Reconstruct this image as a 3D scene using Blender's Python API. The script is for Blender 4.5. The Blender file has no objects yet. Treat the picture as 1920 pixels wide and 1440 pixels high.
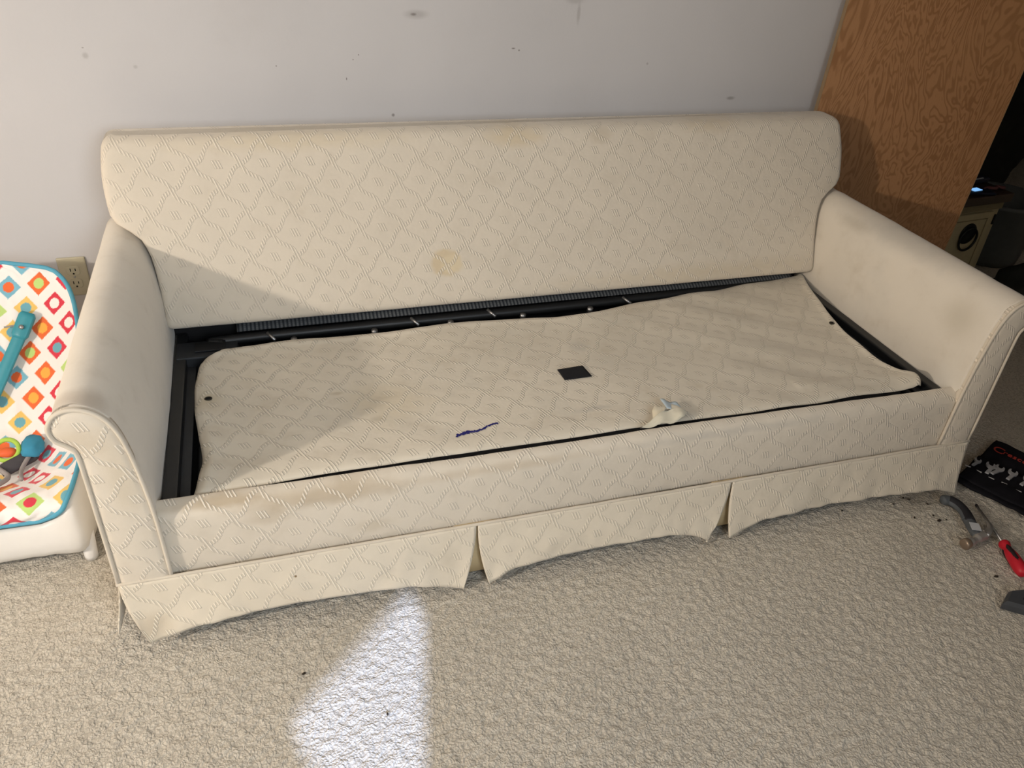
import bpy, bmesh, math, random
from mathutils import Vector, Matrix, noise
random.seed(7)
C = bpy.context.scene.collection
SC = bpy.context.scene
PI = math.pi

# ------------------------------------------------------------------ camera
F = Vector((0.27265823, 0.78804079, -0.55195037)).normalized()
R = Vector((0.95510447, -0.2908102, 0.05661161)).normalized()
U = R.cross(F).normalized()
cam_d = bpy.data.cameras.new('camera'); cam = bpy.data.objects.new('camera', cam_d); C.objects.link(cam)
M = Matrix((R, U, -F)).transposed().to_4x4(); M.translation = Vector((-0.69271943, -1.25924522, 1.41763303))
cam.matrix_world = M
cam_d.sensor_fit = 'HORIZONTAL'; cam_d.sensor_width = 36.0; cam_d.lens = 36.0*1485.85/1920
cam_d.clip_start = 0.02
SC.camera = cam

# ------------------------------------------------------------------ light
w = bpy.data.worlds.new('world'); SC.world = w; w.use_nodes = True
w.node_tree.nodes['Background'].inputs[0].default_value = (0.55, 0.68, 0.9, 1)
w.node_tree.nodes['Background'].inputs[1].default_value = 0.5

def area(name, loc, target, sx, sy, power, col):
    d = bpy.data.lights.new(name, 'AREA'); d.shape = 'RECTANGLE'; d.size = sx; d.size_y = sy
    d.energy = power; d.color = col
    o = bpy.data.objects.new(name, d); C.objects.link(o); o.location = loc
    o.rotation_euler = (Vector(target)-Vector(loc)).to_track_quat('-Z', 'Y').to_euler()
    return o
# warm lamp to the left of the sofa, daylight window behind the camera
lamp_d = bpy.data.lights.new('lamp_light', 'POINT'); lamp_d.energy = 165; lamp_d.color = (1.0, 0.88, 0.75)
lamp_d.shadow_soft_size = 0.06
lamp_o = bpy.data.objects.new('lamp_light', lamp_d); C.objects.link(lamp_o); lamp_o.location = (-3.15, -1.15, 1.58)
wl = area('window_light', (-0.15, -2.6, 1.7), (-1.35, 0.3, 0.5), 1.2, 1.2, 15.0, (0.84, 0.92, 1.0)); wl.data.spread = math.radians(105)
SUN_DIR = Vector((0.06, 1.0, -0.60)).normalized()          # direction the light travels
sun_d = bpy.data.lights.new('sun', 'SUN'); sun_d.energy = 6.8; sun_d.color = (0.52, 0.65, 1.0); sun_d.angle = math.radians(0.6)
sun = bpy.data.objects.new('sun', sun_d); C.objects.link(sun); sun.rotation_euler = SUN_DIR.to_track_quat('-Z', 'Y').to_euler()

SC.view_settings.view_transform = 'Standard'; SC.view_settings.look = 'None'
SC.view_settings.gamma = 1.0; SC.view_settings.use_curve_mapping = False
SC.view_settings.exposure = 0.08

# ------------------------------------------------------------------ node helpers
class X:
    """a value socket with arithmetic"""
    def __init__(s, nt, v): s.nt, s.v = nt, v
    def m(s, op, *a, clamp=False):
        n = s.nt.nodes.new('ShaderNodeMath'); n.operation = op; n.use_clamp = clamp
        for i, q in enumerate((s,)+a):
            if isinstance(q, X): q = q.v
            if isinstance(q, (int, float)): n.inputs[i].default_value = q
            else: s.nt.links.new(q, n.inputs[i])
        return X(s.nt, n.outputs[0])
    def __add__(s, o): return s.m('ADD', o)
    __radd__ = __add__
    def __mul__(s, o): return s.m('MULTIPLY', o)
    __rmul__ = __mul__
    def __sub__(s, o): return s.m('SUBTRACT', o)
    def __rsub__(s, o): return X(s.nt, o).m('SUBTRACT', s)
    def __truediv__(s, o): return s.m('DIVIDE', o)
    def sin(s): return s.m('SINE')
    def abs(s): return s.m('ABSOLUTE')
    def fract(s): return s.m('FRACT')
    def smooth(s, a, b, lo=0.0, hi=1.0):
        n = s.nt.nodes.new('ShaderNodeMapRange'); n.interpolation_type = 'SMOOTHSTEP'
        s.nt.links.new(s.v, n.inputs[0])
        for i, q in zip((1, 2, 3, 4), (a, b, lo, hi)): n.inputs[i].default_value = q
        return X(s.nt, n.outputs[0])

class Mat:
    def __init__(s, name, rough=0.8, metallic=0.0, spec=0.3, sheen=0.0):
        s.m = bpy.data.materials.new(name); s.m.use_nodes = True; s.nt = s.m.node_tree
        s.b = s.nt.nodes['Principled BSDF']
        s.b.inputs['Roughness'].default_value = rough; s.b.inputs['Metallic'].default_value = metallic
        s.b.inputs['Specular IOR Level'].default_value = spec
        if sheen: s.b.inputs['Sheen Weight'].default_value = sheen; s.b.inputs['Sheen Roughness'].default_value = 0.5
        s.tc = s.nt.nodes.new('ShaderNodeTexCoord'); s.geo = s.nt.nodes.new('ShaderNodeNewGeometry')
        s.h = None
    def uv(s):
        n = s.nt.nodes.new('ShaderNodeSeparateXYZ'); s.nt.links.new(s.tc.outputs['UV'], n.inputs[0])
        return X(s.nt, n.outputs[0]), X(s.nt, n.outputs[1])
    def xyz(s):
        n = s.nt.nodes.new('ShaderNodeSeparateXYZ'); s.nt.links.new(s.geo.outputs['Position'], n.inputs[0])
        return [X(s.nt, n.outputs[i]) for i in range(3)]
    def noise(s, scale, detail=3, rough=0.55, vec=None, dist=0.0, stretch=None):
        n = s.nt.nodes.new('ShaderNodeTexNoise'); n.inputs['Scale'].default_value = scale
        n.inputs['Detail'].default_value = detail; n.inputs['Roughness'].default_value = rough
        n.inputs['Distortion'].default_value = dist
        src = vec or s.geo.outputs['Position']
        if stretch:
            mp = s.nt.nodes.new('ShaderNodeMapping'); mp.inputs['Scale'].default_value = stretch
            s.nt.links.new(src, mp.inputs[0]); src = mp.outputs[0]
        s.nt.links.new(src, n.inputs['Vector'])
        return X(s.nt, n.outputs['Fac'])
    def voronoi(s, scale, feature='F1'):
        n = s.nt.nodes.new('ShaderNodeTexVoronoi'); n.inputs['Scale'].default_value = scale; n.feature = feature
        s.nt.links.new(s.geo.outputs['Position'], n.inputs['Vector'])
        return X(s.nt, n.outputs['Distance'])
    def spot(s, c, r, edge=0.5, nz=None, amp=0.0):
        """1 inside an irregular blotch about world point c with radii r"""
        x, y, z = s.xyz()
        r = r if isinstance(r, (tuple, list)) else (r, r, r)
        d = ((x-c[0])/r[0]); e = ((y-c[1])/r[1]); f = ((z-c[2])/r[2])
        q = (d*d+e*e+f*f).m('SQRT')
        if nz is not None: q = q+(nz-0.5)*amp
        return q.smooth(1-edge, 1+edge*0.4, 1, 0)
    def base(s, rgb):
        n = s.nt.nodes.new('ShaderNodeRGB'); n.outputs[0].default_value = (*rgb, 1); s.c = n.outputs[0]; return s
    def mix(s, fac, rgb):
        n = s.nt.nodes.new('ShaderNodeMix'); n.data_type = 'RGBA'
        if isinstance(fac, X): s.nt.links.new(fac.v, n.inputs[0])
        else: n.inputs[0].default_value = fac
        s.nt.links.new(s.c, n.inputs[6]); n.inputs[7].default_value = (*rgb, 1)
        s.c = n.outputs[2]; return s
    def scale(s, k):
        n = s.nt.nodes.new('ShaderNodeVectorMath'); n.operation = 'SCALE'
        s.nt.links.new(s.c, n.inputs[0])
        if isinstance(k, X): s.nt.links.new(k.v, n.inputs['Scale'])
        else: n.inputs['Scale'].default_value = k
        s.c = n.outputs[0]; return s
    def bump(s, h, dist, strength=1.0):
        n = s.nt.nodes.new('ShaderNodeBump'); n.inputs['Strength'].default_value = strength
        n.inputs['Distance'].default_value = dist; s.nt.links.new(h.v, n.inputs['Height'])
        if s.h is not None: s.nt.links.new(s.h, n.inputs['Normal'])
        s.h = n.outputs[0]; return s
    def done(s):
        s.nt.links.new(s.c, s.b.inputs['Base Color'])
        if s.h is not None: s.nt.links.new(s.h, s.b.inputs['Normal'])
        return s.m
def plain(name, rgb, rough=0.6, metallic=0.0, spec=0.3, nz=0.12):
    m = Mat(name, rough, metallic, spec).base(rgb)
    if nz: m.scale(m.noise(40)*nz*2+(1-nz))
    return m.done()

CREAM = (0.72, 0.65, 0.54)
def fabric(name, pattern=True, col=CREAM, spots=(), relief=1.0, soil=0.5, rot=0.0, dirt=()):
    m = Mat(name, 0.9, spec=0.15, sheen=0.25).base(col)
    big = m.noise(3.5, 4); mid = m.noise(14, 4, 0.6)
    m.scale(big.smooth(0.3, 0.75, 1.0, 1.0-0.10*soil))
    m.mix(mid.smooth(0.5, 0.85)*0.60*soil, (col[0]*0.74, col[1]*0.70, col[2]*0.64))
    m.mix(m.noise(6, 3, 0.55).smooth(0.52, 0.75)*0.40*soil, (col[0]*0.84, col[1]*0.87, col[2]*0.90))
    for (c, r, rgb, k, edge) in spots:
        m.mix(m.spot(c, r, edge, mid, 1.3)*k, rgb)
    if pattern:
        u, v = m.uv()
        if rot:
            u2 = u*math.cos(rot)-v*math.sin(rot); v = u*math.sin(rot)+v*math.cos(rot); u = u2
        a = u/0.1125; b = v/0.117
        p = a+b; q = a-b
        p2 = p+(q*(2*PI)).sin()*0.060; q2 = q-(p*(2*PI)).sin()*0.060
        dp = ((p2+0.5).fract()-0.5).abs(); dq = ((q2+0.5).fract()-0.5).abs()
        line = dp.m('MINIMUM', dq).smooth(0.052, 0.076, 1, 0)
        fp = p.fract()-0.5; fq = q.fract()-0.5; da = (fp+fq)*(0.1125/2); db = (fp-fq)*(0.117/2)
        mu = da+db*0.40; motif = mu.abs().smooth(0.0098, 0.0110, 1, 0)*db.abs().smooth(0.0095, 0.0110, 1, 0)
        dash = ((u+v*0.36)*(2*PI/0.0074)).sin()*0.5+0.5
        dm = (mu*(2*PI/0.0070)).m('COSINE')*0.5+0.5
        h = line*dash.smooth(0.25, 0.8)+motif*dm.smooth(0.3, 0.8)*1.1
        fade = m.noise(2.2, 2).smooth(0.3, 0.6, 0.70, 1.0)
        h = h*fade
        m.mix(h*0.9, (min(1, col[0]*1.2), min(1, col[1]*1.2), min(1, col[2]*1.22)))
        m.scale(1-(line.m('MAXIMUM', motif))*(1-h).m('MAXIMUM', 0.0)*fade*0.14)
        m.bump(h, 0.0012*relief, 0.9)
    m.bump(m.noise(900, 2), 0.0005, 0.35)
    m.bump(m.noise(22, 3), 0.004, 0.35)
    return m.done()

# ------------------------------------------------------------------ mesh helpers
def link(name, me, mat, parent=None, smooth=True):
    o = bpy.data.objects.new(name, me); C.objects.link(o)
    if mat is not None:
        for k in (mat if isinstance(mat, (list, tuple)) else [mat]): me.materials.append(k)
    if smooth:
        me.polygons.foreach_set('use_smooth', [True]*len(me.polygons))
    if parent is not None:
        o.parent = parent; o.matrix_parent_inverse = parent_world(parent).inverted()
    return o
def parent_world(p):
    m = p.matrix_basis.copy()
    return (parent_world(p.parent) @ p.matrix_parent_inverse @ m) if p.parent else m
def tag(o, label=None, cat=None, group=None, kind=None):
    for k, v in (('label', label), ('category', cat), ('group', group), ('kind', kind)):
        if v: o[k] = v
    return o
def thing(name, label, cat, loc, group=None):
    o = bpy.data.objects.new(name, None); C.objects.link(o); o.location = loc; o.empty_display_size = 0.05
    return tag(o, label, cat, group)
def mesh(name, vs, fs, uvs=None):
    me = bpy.data.meshes.new(name); me.from_pydata([tuple(v) for v in vs], [], fs); me.update()
    if uvs:
        l = me.uv_layers.new(name='UVMap')
        for lp in me.loops: l.data[lp.index].uv = uvs[lp.vertex_index]
    return me
def fixn(me):
    bm = bmesh.new(); bm.from_mesh(me); bmesh.ops.recalc_face_normals(bm, faces=bm.faces[:]); bm.to_mesh(me); bm.free(); return me
def loft(name, loops, mat, parent=None, closed=True, caps=True, uvs=None, smooth=True, sub=0):
    n = len(loops[0]); vs = [p for L in loops for p in L]; fs = []
    for i in range(len(loops)-1):
        for j in range(n if closed else n-1):
            k = (j+1) % n
            fs.append((i*n+j, i*n+k, (i+1)*n+k, (i+1)*n+j))
    if caps and closed:
        fs.append(tuple(range(n))[::-1]); fs.append(tuple((len(loops)-1)*n+j for j in range(n)))
    me = fixn(mesh(name, vs, fs, uvs))
    o = link(name, me, mat, parent, smooth)
    if sub:
        s = o.modifiers.new('sub', 'SUBSURF'); s.levels = sub; s.render_levels = sub
    return o
def box(name, lo, hi, mat, parent=None, bev=0.003, rot=None, pivot=None, seg=2):
    bm = bmesh.new(); bmesh.ops.create_cube(bm, size=1)
    c = (Vector(lo)+Vector(hi))/2; d = Vector(hi)-Vector(lo)
    for v in bm.verts: v.co = Vector((v.co.x*d.x, v.co.y*d.y, v.co.z*d.z))+c
    if bev: bmesh.ops.bevel(bm, geom=bm.edges[:], offset=bev, segments=seg, affect='EDGES', profile=0.5)
    if rot is not None:
        pv = Vector(pivot) if pivot else c
        bmesh.ops.rotate(bm, verts=bm.verts, cent=pv, matrix=rot)
    me = bpy.data.meshes.new(name); bm.to_mesh(me); bm.free()
    return link(name, me, mat, parent, smooth=False)
def frame_at(t):
    t = t.normalized(); a = Vector((0, 0, 1)) if abs(t.z) < 0.9 else Vector((1, 0, 0))
    n = t.cross(a).normalized(); return n, t.cross(n).normalized()
def tube(name, pts, r, mat, parent=None, n=10, closed=False):
    pts = [Vector(p) for p in pts]; rs = r if isinstance(r, (list, tuple)) else [r]*len(pts)
    loops = []; N = None
    for i, p in enumerate(pts):
        if closed: t = pts[(i+1) % len(pts)]-pts[i-1]
        else: t = pts[min(i+1, len(pts)-1)]-pts[max(i-1, 0)]
        t.normalize()
        if N is None: N = frame_at(t)[0]
        N = (N-t*N.dot(t)).normalized(); B = t.cross(N)
        loops.append([p+(N*math.cos(2*PI*k/n)+B*math.sin(2*PI*k/n))*rs[i] for k in range(n)])
    if closed: loops.append(loops[0])
    return loft(name, loops, mat, parent, caps=not closed)
def spline(pts, m=8):
    """Catmull-Rom through pts"""
    P = [Vector(p) for p in pts]; out = []
    for i in range(len(P)-1):
        a = P[i-1] if i else P[0]*2-P[1]; b = P[i]; c = P[i+1]; d = P[i+2] if i+2 < len(P) else P[-1]*2-P[-2]
        for k in range(m):
            t = k/m
            out.append(0.5*((2*b)+(c-a)*t+(2*a-5*b+4*c-d)*t*t+(3*b-a-3*c+d)*t**3))
    out.append(P[-1]); return out
def lerp1(tab, x):
    if x <= tab[0][0]: return tab[0][1]
    for (a, b), (c, d) in zip(tab, tab[1:]):
        if x <= c: return b+(d-b)*(x-a)/(c-a)
    return tab[-1][1]
def smooth1(tab, x):
    """monotone-ish smooth interpolation"""
    if x <= tab[0][0]: return tab[0][1]
    n = len(tab)
    for i in range(n-1):
        if x <= tab[i+1][0]:
            x0, y0 = tab[i]; x1, y1 = tab[i+1]; h = x1-x0; t = (x-x0)/h
            m0 = (y1-tab[i-1][1])/(x1-tab[i-1][0]) if i else (y1-y0)/h
            m1 = (tab[i+2][1]-y0)/(tab[i+2][0]-x0) if i+2 < n else (y1-y0)/h
            return (2*t**3-3*t*t+1)*y0+(t**3-2*t*t+t)*h*m0+(-2*t**3+3*t*t)*y1+(t**3-t*t)*h*m1
    return tab[-1][1]
def grid(name, f, nu, nv, mat, parent=None, thick=0.0, sub=0, holes=None, off=-1):
    vs, uvs = [], []
    for j in range(nv+1):
        for i in range(nu+1):
            p, t = f(i/nu, j/nv); vs.append(p); uvs.append(t)
    fs = [(j*(nu+1)+i, j*(nu+1)+i+1, (j+1)*(nu+1)+i+1, (j+1)*(nu+1)+i) for j in range(nv) for i in range(nu)
          if not (holes and holes((i+.5)/nu, (j+.5)/nv))]
    o = link(name, mesh(name, vs, fs, uvs), mat, parent)
    if thick:
        s = o.modifiers.new('thick', 'SOLIDIFY'); s.thickness = thick; s.offset = off
    return o
def nz(x, y, z=0.0): return noise.noise(Vector((x, y, z)))

# ------------------------------------------------------------------ setting
WY = 1.008
m_wall = Mat('wall_paint', 0.75, spec=0.2).base((0.60, 0.59, 0.595))
_n = m_wall.noise(3.0, 4)
m_wall.scale(m_wall.noise(1.3, 3).smooth(0.3, 0.7, 0.94, 1.02))
m_wall.mix(m_wall.noise(2.1, 5, 0.6).smooth(0.55, 0.8)*0.22, (0.47, 0.44, 0.42))
for c, r, k in (((-0.248, WY, 1.058), (0.035, .2, 0.012), .28), ((-0.255, WY, 1.058), (0.009, .2, 0.004), .7), ((-0.316, WY, .797), (0.005, .2, 0.005), .7),
                ((0.028, WY, .973), (0.006, .2, 0.0022), .85), ((0.045, WY, .968), (0.003, .2, 0.0025), .85), ((-0.44, WY, .896), (0.0018, .2, 0.004), .9),
                ((0.757, WY, .825), (0.016, .2, 0.006), .5), ((-1.068, WY, .957), (0.008, .2, 0.008), .3), ((-.96, WY, .93), (.006, .2, .005), .25),
                ((0.215, WY, 1.065), (0.006, .2, 0.03), .3), ((0.20, WY, 1.10), (0.03, .2, 0.012), .25), ((-.42, WY, .945), (.0018, .2, .0018), .9), ((-.405, WY, .957), (.0018, .2, .0018), .9),
                ((0.45, WY, .93), (0.004, .2, 0.004), .4), ((-.62, WY, .93), (.002, .2, .002), .8), ((-1.07, WY, .975), (.003, .2, .0015), .7)):
    m_wall.mix(m_wall.spot(c, r, 0.7)*k, (0.16, 0.14, 0.13))
m_wall.bump(m_wall.noise(160, 3), 0.001, 0.25)
m_wall.bump(m_wall.noise(9, 2), 0.01, 0.12)
m_wall = m_wall.done()
m_white = plain('ceiling_paint', (0.55, 0.54, 0.53), 0.9)
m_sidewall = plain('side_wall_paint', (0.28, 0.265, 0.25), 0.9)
m_alcove = plain('shaded_hall_wall', (0.05, 0.055, 0.055), 0.9)  # near-black hall walls: the unlit hall's dimness put into the colour

# carpet
mc = Mat('carpet_pile', 1.0, spec=0.05, sheen=0.2).base((0.57, 0.525, 0.445))
wp = mc.nt.nodes.new('ShaderNodeTexNoise'); wp.inputs['Scale'].default_value = 90; wp.inputs['Detail'].default_value = 2
mc.nt.links.new(mc.geo.outputs['Position'], wp.inputs['Vector'])
ma = mc.nt.nodes.new('ShaderNodeVectorMath'); ma.operation = 'MULTIPLY_ADD'; ma.inputs[1].default_value = (.012, .012, .012)
mc.nt.links.new(wp.outputs['Color'], ma.inputs[0]); mc.nt.links.new(mc.geo.outputs['Position'], ma.inputs[2])
vo_ = mc.nt.nodes.new('ShaderNodeTexVoronoi'); vo_.inputs['Scale'].default_value = 175; mc.nt.links.new(ma.outputs[0], vo_.inputs['Vector'])
v1 = X(mc.nt, vo_.outputs['Distance']); n1 = mc.noise(120, 3, 0.6); n2 = mc.noise(420, 2)
tuft = (1-v1.smooth(0.05, 0.95))*0.8+n1*0.5+n2*0.2
mc.scale(v1.smooth(0.35, 0.85, 1.06, 0.80))
mc.scale(n1.smooth(0.30, 0.52, 0.84, 1.03))
mc.scale(n2.smooth(0.3, 0.7, 0.92, 1.06))
mc.scale(mc.noise(2.4, 3).smooth(0.3, 0.7, 0.93, 1.05))
mc.mix(mc.noise(5, 4, 0.6).smooth(0.5, 0.8)*0.22, (0.33, 0.27, 0.19))
mc.mix(mc.spot((-1.0, .20, 0), (.22, .10, .1), .9, mc.noise(20, 3), 1.2)*0.30, (0.26, 0.20, 0.12))
mc.mix(mc.spot((.95, -.02, 0), (.10, .05, .1), .9, mc.noise(25, 3), 1.2)*0.45, (0.20, 0.15, 0.09))
mc.bump(tuft, 0.0025, 1.0)
m_carpet = mc.done()
def floor_z(x, y):
    return 0.0035*(nz(x*60, y*60)+0.6*nz(x*140, y*140, 3))
def ffl(s, t):
    x = -1.65+3.15*s; y = -0.75+1.25*t
    e = min(1, s*20, (1-s)*20, t*20, (1-t)*20)
    return (x, y, floor_z(x, y)*e), (x, y)
fl = grid('floor', ffl, 700, 290, m_carpet)
# the rest of the carpet, in the same mesh
bm = bmesh.new(); bm.from_mesh(fl.data)
def quad(bm, a, b, c, d): bm.faces.new([bm.verts.new(p) for p in (a, b, c, d)])
x0, x1, y0, y1 = -1.65, 1.5, -0.75, 0.5
quad(bm, (-3.7, -3.8, 0), (4.2, -3.8, 0), (4.2, y0, 0), (-3.7, y0, 0))
quad(bm, (-3.7, y1, 0), (4.2, y1, 0), (4.2, 2.7, 0), (-3.7, 2.7, 0))
quad(bm, (-3.7, y0, 0), (x0, y0, 0), (x0, y1, 0), (-3.7, y1, 0))
quad(bm, (x1, y0, 0), (4.2, y0, 0), (4.2, y1, 0), (x1, y1, 0))
bm.to_mesh(fl.data); bm.free(); tag(fl, kind='structure')
def wall(name, lo, hi, mat): return tag(box(name, lo, hi, mat, bev=0), kind='structure')
wall('wall_back', (-3.7, WY, -.05), (1.5, WY+.12, 2.44), m_wall)
wall('wall_left', (-3.8, -3.9, -.05), (-3.7, WY+.12, 2.44), m_sidewall)
wall('wall_right', (4.2, -3.9, -.05), (4.3, 2.8, 2.44), m_sidewall)
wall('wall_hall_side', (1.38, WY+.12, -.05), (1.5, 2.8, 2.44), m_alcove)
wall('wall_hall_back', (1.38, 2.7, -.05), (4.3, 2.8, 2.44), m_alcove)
wall('ceiling', (-3.8, -3.95, 2.44), (4.3, 2.8, 2.54), m_white)
# unseen wall behind the camera, its hole cut to shape the sun patch
patch = [(-.462, .035), (-.60, -.10), (-.741, -.231), (-.722, -.31), (-.677, -.398), (-.60, -.53), (-.553, -.62), (-.522, -.439), (-.438, -.04)]
fy = -3.8
def to_wall(p):
    k = (p[1]-fy)/SUN_DIR.y
    return (p[0]-SUN_DIR.x*k, -SUN_DIR.z*k)
hole = [to_wall((p[0]-.018, p[1]-.048)) for p in patch]
bm = bmesh.new()
outer = [(-3.8, -.05), (4.3, -.05), (4.3, 2.44), (-3.8, 2.44)]
HS = 1.0
bm2 = bpy.data.curves.new('wall_front', 'CURVE'); bm2.dimensions = '2D'; bm2.fill_mode = 'BOTH'
for P in (outer, hole):
    sp = bm2.splines.new('POLY'); sp.points.add(len(P)-1); sp.use_cyclic_u = True
    for i, (a, b) in enumerate(P): sp.points[i].co = (a, b, 0, 1)
bm2.extrude = 0.004
tmp = bpy.data.objects.new('tmp', bm2); C.objects.link(tmp); bpy.context.view_layer.update()
dg = bpy.context.evaluated_depsgraph_get(); me = bpy.data.meshes.new_from_object(tmp.evaluated_get(dg)); bpy.data.objects.remove(tmp)
me.transform(Matrix.Translation((0, fy, 0)) @ Matrix.Rotation(PI/2, 4, 'X'))
tag(link('wall_front', me, m_sidewall, smooth=False), kind='structure')

# ------------------------------------------------------------------ sofa
BROWN = (0.40, 0.31, 0.20); GREY = (0.42, 0.40, 0.36)
def B(x, z): return (x, 0.652+(z-0.3775)*0.407, z)          # a point on the tilted back
f_back = fabric('jacquard_back', spots=(
    (B(-.232, .482), (.052, .2, .034), (.60, .46, .25), .55, .25),
    (B(-.215, .478), (.036, .2, .026), (.76, .66, .47), .5, .4),
    (B(-.02, .785), (.10, .3, .03), (.60, .47, .27), .45, .8),
    (B(.60, .80), (.10, .3, .03), (.55, .43, .26), .3, .8),
    (B(.24, .78), (.04, .3, .02), (.46, .38, .27), .35, .8),
    (B(-.62, .79), (.30, .3, .025), (.60, .50, .33), .4, .9),
    (B(.55, .40), (.5, .3, .03), (.56, .46, .30), .35, .9)))
f_panel = fabric('jacquard_panel', spots=(
    ((-1.05, 0, .53), (.06, .1, .035), (.52, .42, .28), .35, .9), ((-1.0, 0, .45), (.03, .1, .1), (.56, .47, .33), .4, .9)))
f_rail = fabric('jacquard_rail', spots=(
    ((-.64, 0, .315), (.20, .06, .028), BROWN, .60, .8), ((-.85, 0.02, .33), (.12, .06, .012), BROWN, .65, .8), ((-.76, 0.0, .28), (.05, .06, .02), BROWN, .3, .8),
    ((-.25, 0, .318), (.26, .06, .012), (.46, .37, .26), .45, .9), ((.3, 0, .318), (.3, .06, .010), GREY, .35, .9), ((-.55, 0, .215), (.05, .06, .02), (.5, .42, .3), .4, .9)))
f_skirt = fabric('jacquard_skirt', col=(0.76, 0.685, 0.555), spots=(
    ((-1.02, -.02, .06), (.05, .1, .04), BROWN, .35, .9), ((-.72, -.02, .125), (.0035, .05, .0035), (.2, .12, .05), .9, .5)))
f_deck = fabric('jacquard_deck', col=(0.73, 0.665, 0.545), soil=1.0, relief=1.6, rot=-0.05, spots=(
    ((-.868, .37, .335), (.035, .05, .1), (.46, .38, .23), .45, .9), ((-.88, .15, .335), (.02, .10, .1), (.44, .36, .24), .5, .9),
    ((-.58, .33, .335), (.018, .008, .1), (.40, .33, .22), .5, .8), ((-.50, .21, .335), (.022, .012, .1), (.42, .37, .28), .45, .8),
    ((.07, .42, .335), (.03, .03, .1), GREY, .35, .9), ((.0, .14, .335), (.05, .012, .1), GREY, .45, .9), ((-.47, .28, .335), (.10, .10, .1), (.60, .49, .30), .30, .9),
    ((.3, .6, .335), (.10, .04, .1), (.5, .42, .3), .35, .9)))
f_plain = fabric('velour_arm', pattern=False, col=(0.77, 0.71, 0.61), soil=0.7, spots=(
    ((1.02, .42, .58), (.04, .24, .035), GREY, .50, .9), ((.985, .10, .50), (.05, .06, .06), (.45, .40, .30), .40, .9), ((.99, .58, .57), (.02, .08, .03), (.46, .41, .33), .5, .9),
    ((.955, .58, .55), (.003, .003, .003), (.1, .07, .04), .8, .5),
    ((-1.03, .03, .59), (.07, .035, .03), (.42, .34, .26), .55, .8), ((-1.0, .25, .59), (.02, .01, .02), (.45, .40, .33), .3, .9),
    ((.97, .05, .33), (.05, .05, .07), (.80, .78, .70), .3, .9)))
f_pipe = fabric('piping_cord', pattern=False, col=(0.69, 0.62, 0.51), soil=1.0)
f_under = plain('pleat_lining', (0.62, 0.50, 0.30), 0.95)
m_black = plain('black_painted_steel', (0.012, 0.013, 0.014), 0.45, 0.0, 0.4)
m_blackcloth = plain('black_lining_cloth', (0.012, 0.012, 0.013), 0.95)
m_bracket = plain('dark_grey_steel', (0.035, 0.038, 0.042), 0.5, 0.3)
m_steel = plain('dull_steel', (0.42, 0.42, 0.42), 0.4, 0.9)
mw = Mat('grey_ribbed_webbing', 0.9).base((0.12, 0.127, 0.13))
mx, my, mz = mw.xyz()
rib = (mx*(2*PI/0.0105)).sin(); rb2 = ((my+mz)*(2*PI/0.009)).sin()
mw.mix(rib.smooth(-.3, .5), (0.030, 0.034, 0.04)); mw.mix(rb2.smooth(.5, 1)*0.5, (0.04, 0.045, 0.05)); mw.bump(rib, 0.001, .5)
m_web = mw.done()

sofa = thing('sofa_bed', 'cream jacquard sofa bed with its seat cushions removed, standing against the wall', 'sofa', (0, .45, 0))

def back_hw(z):
    return smooth1([(.34, .965), (.45, .967), (.53, .975), (.56, .984), (.59, 1.001), (.612, 1.036), (.632, 1.053), (.66, 1.058), (.72, 1.060), (.78, 1.052), (.81, 1.045)], z)
def back_loop(z, shrink, n_front=48):
    hw = back_hw(z)-shrink*(.7 if z > .5 else .2); yf = 0.652+(z-0.3775)*0.407+shrink; yb = 0.925-shrink*0.6
    r = min(0.018, (yb-yf)/2-.002); pts = []; uv = []
    # rounded rectangle, counter-clockwise from front-left
    corner = lambda cx, cy, a0: [(cx+r*math.cos(a0+PI/2*k/4), cy+r*math.sin(a0+PI/2*k/4)) for k in range(5)]
    L = corner(-hw+r, yf+r, PI)+[(-hw+r+(2*hw-2*r)*k/n_front, yf) for k in range(1, n_front)]+corner(hw-r, yf+r, 1.5*PI)
    L += corner(hw-r, yb-r, 0)+corner(-hw+r, yb-r, PI/2)
    s = 0; out = []
    for i, (a, b) in enumerate(L):
        if i: s += math.hypot(a-L[i-1][0], b-L[i-1][1])
        out.append(((a, b, z), s))
    mid = (out[2][1]+out[4+n_front-1+3][1])/2
    return [o[0] for o in out], [o[1]-mid for o in out]
loops, uvs = [], []
def puff(P, z):
    out = []
    for (x, y, zz) in P:
        if y < 0.9:
            y = y-0.006*math.cos(x/1.1*PI/2)*math.sin(max(0, min(1, (z-.36)/.45))*PI)+0.0015*nz(x*6, z*8)
        out.append((x, y, zz))
    return out
zs_ = [.366, .368, .374, .385, .40]+[.42+.02*i for i in range(18)]+[.775, .785, .793, .799, .8035, .806]
sh_ = {.366: .03, .368: .015, .374: .006, .385: .001, .785: .0, .793: .002, .799: .006, .8035: .013, .806: .026}
prev = None; vv = 0
for z in zs_:
    s = sh_.get(z, 0)
    P, uu = back_loop(z, s)
    if prev is not None: vv += math.hypot(z-prev[0], (z-prev[0])*.407+(s-prev[1]))
    prev = (z, s)
    loops.append(puff(P, z))
    uvs += [(a-(-.737+.05625), vv-.421+.0585) for a in uu]
bk = loft('backrest', loops, f_back, sofa, uvs=uvs)

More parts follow.
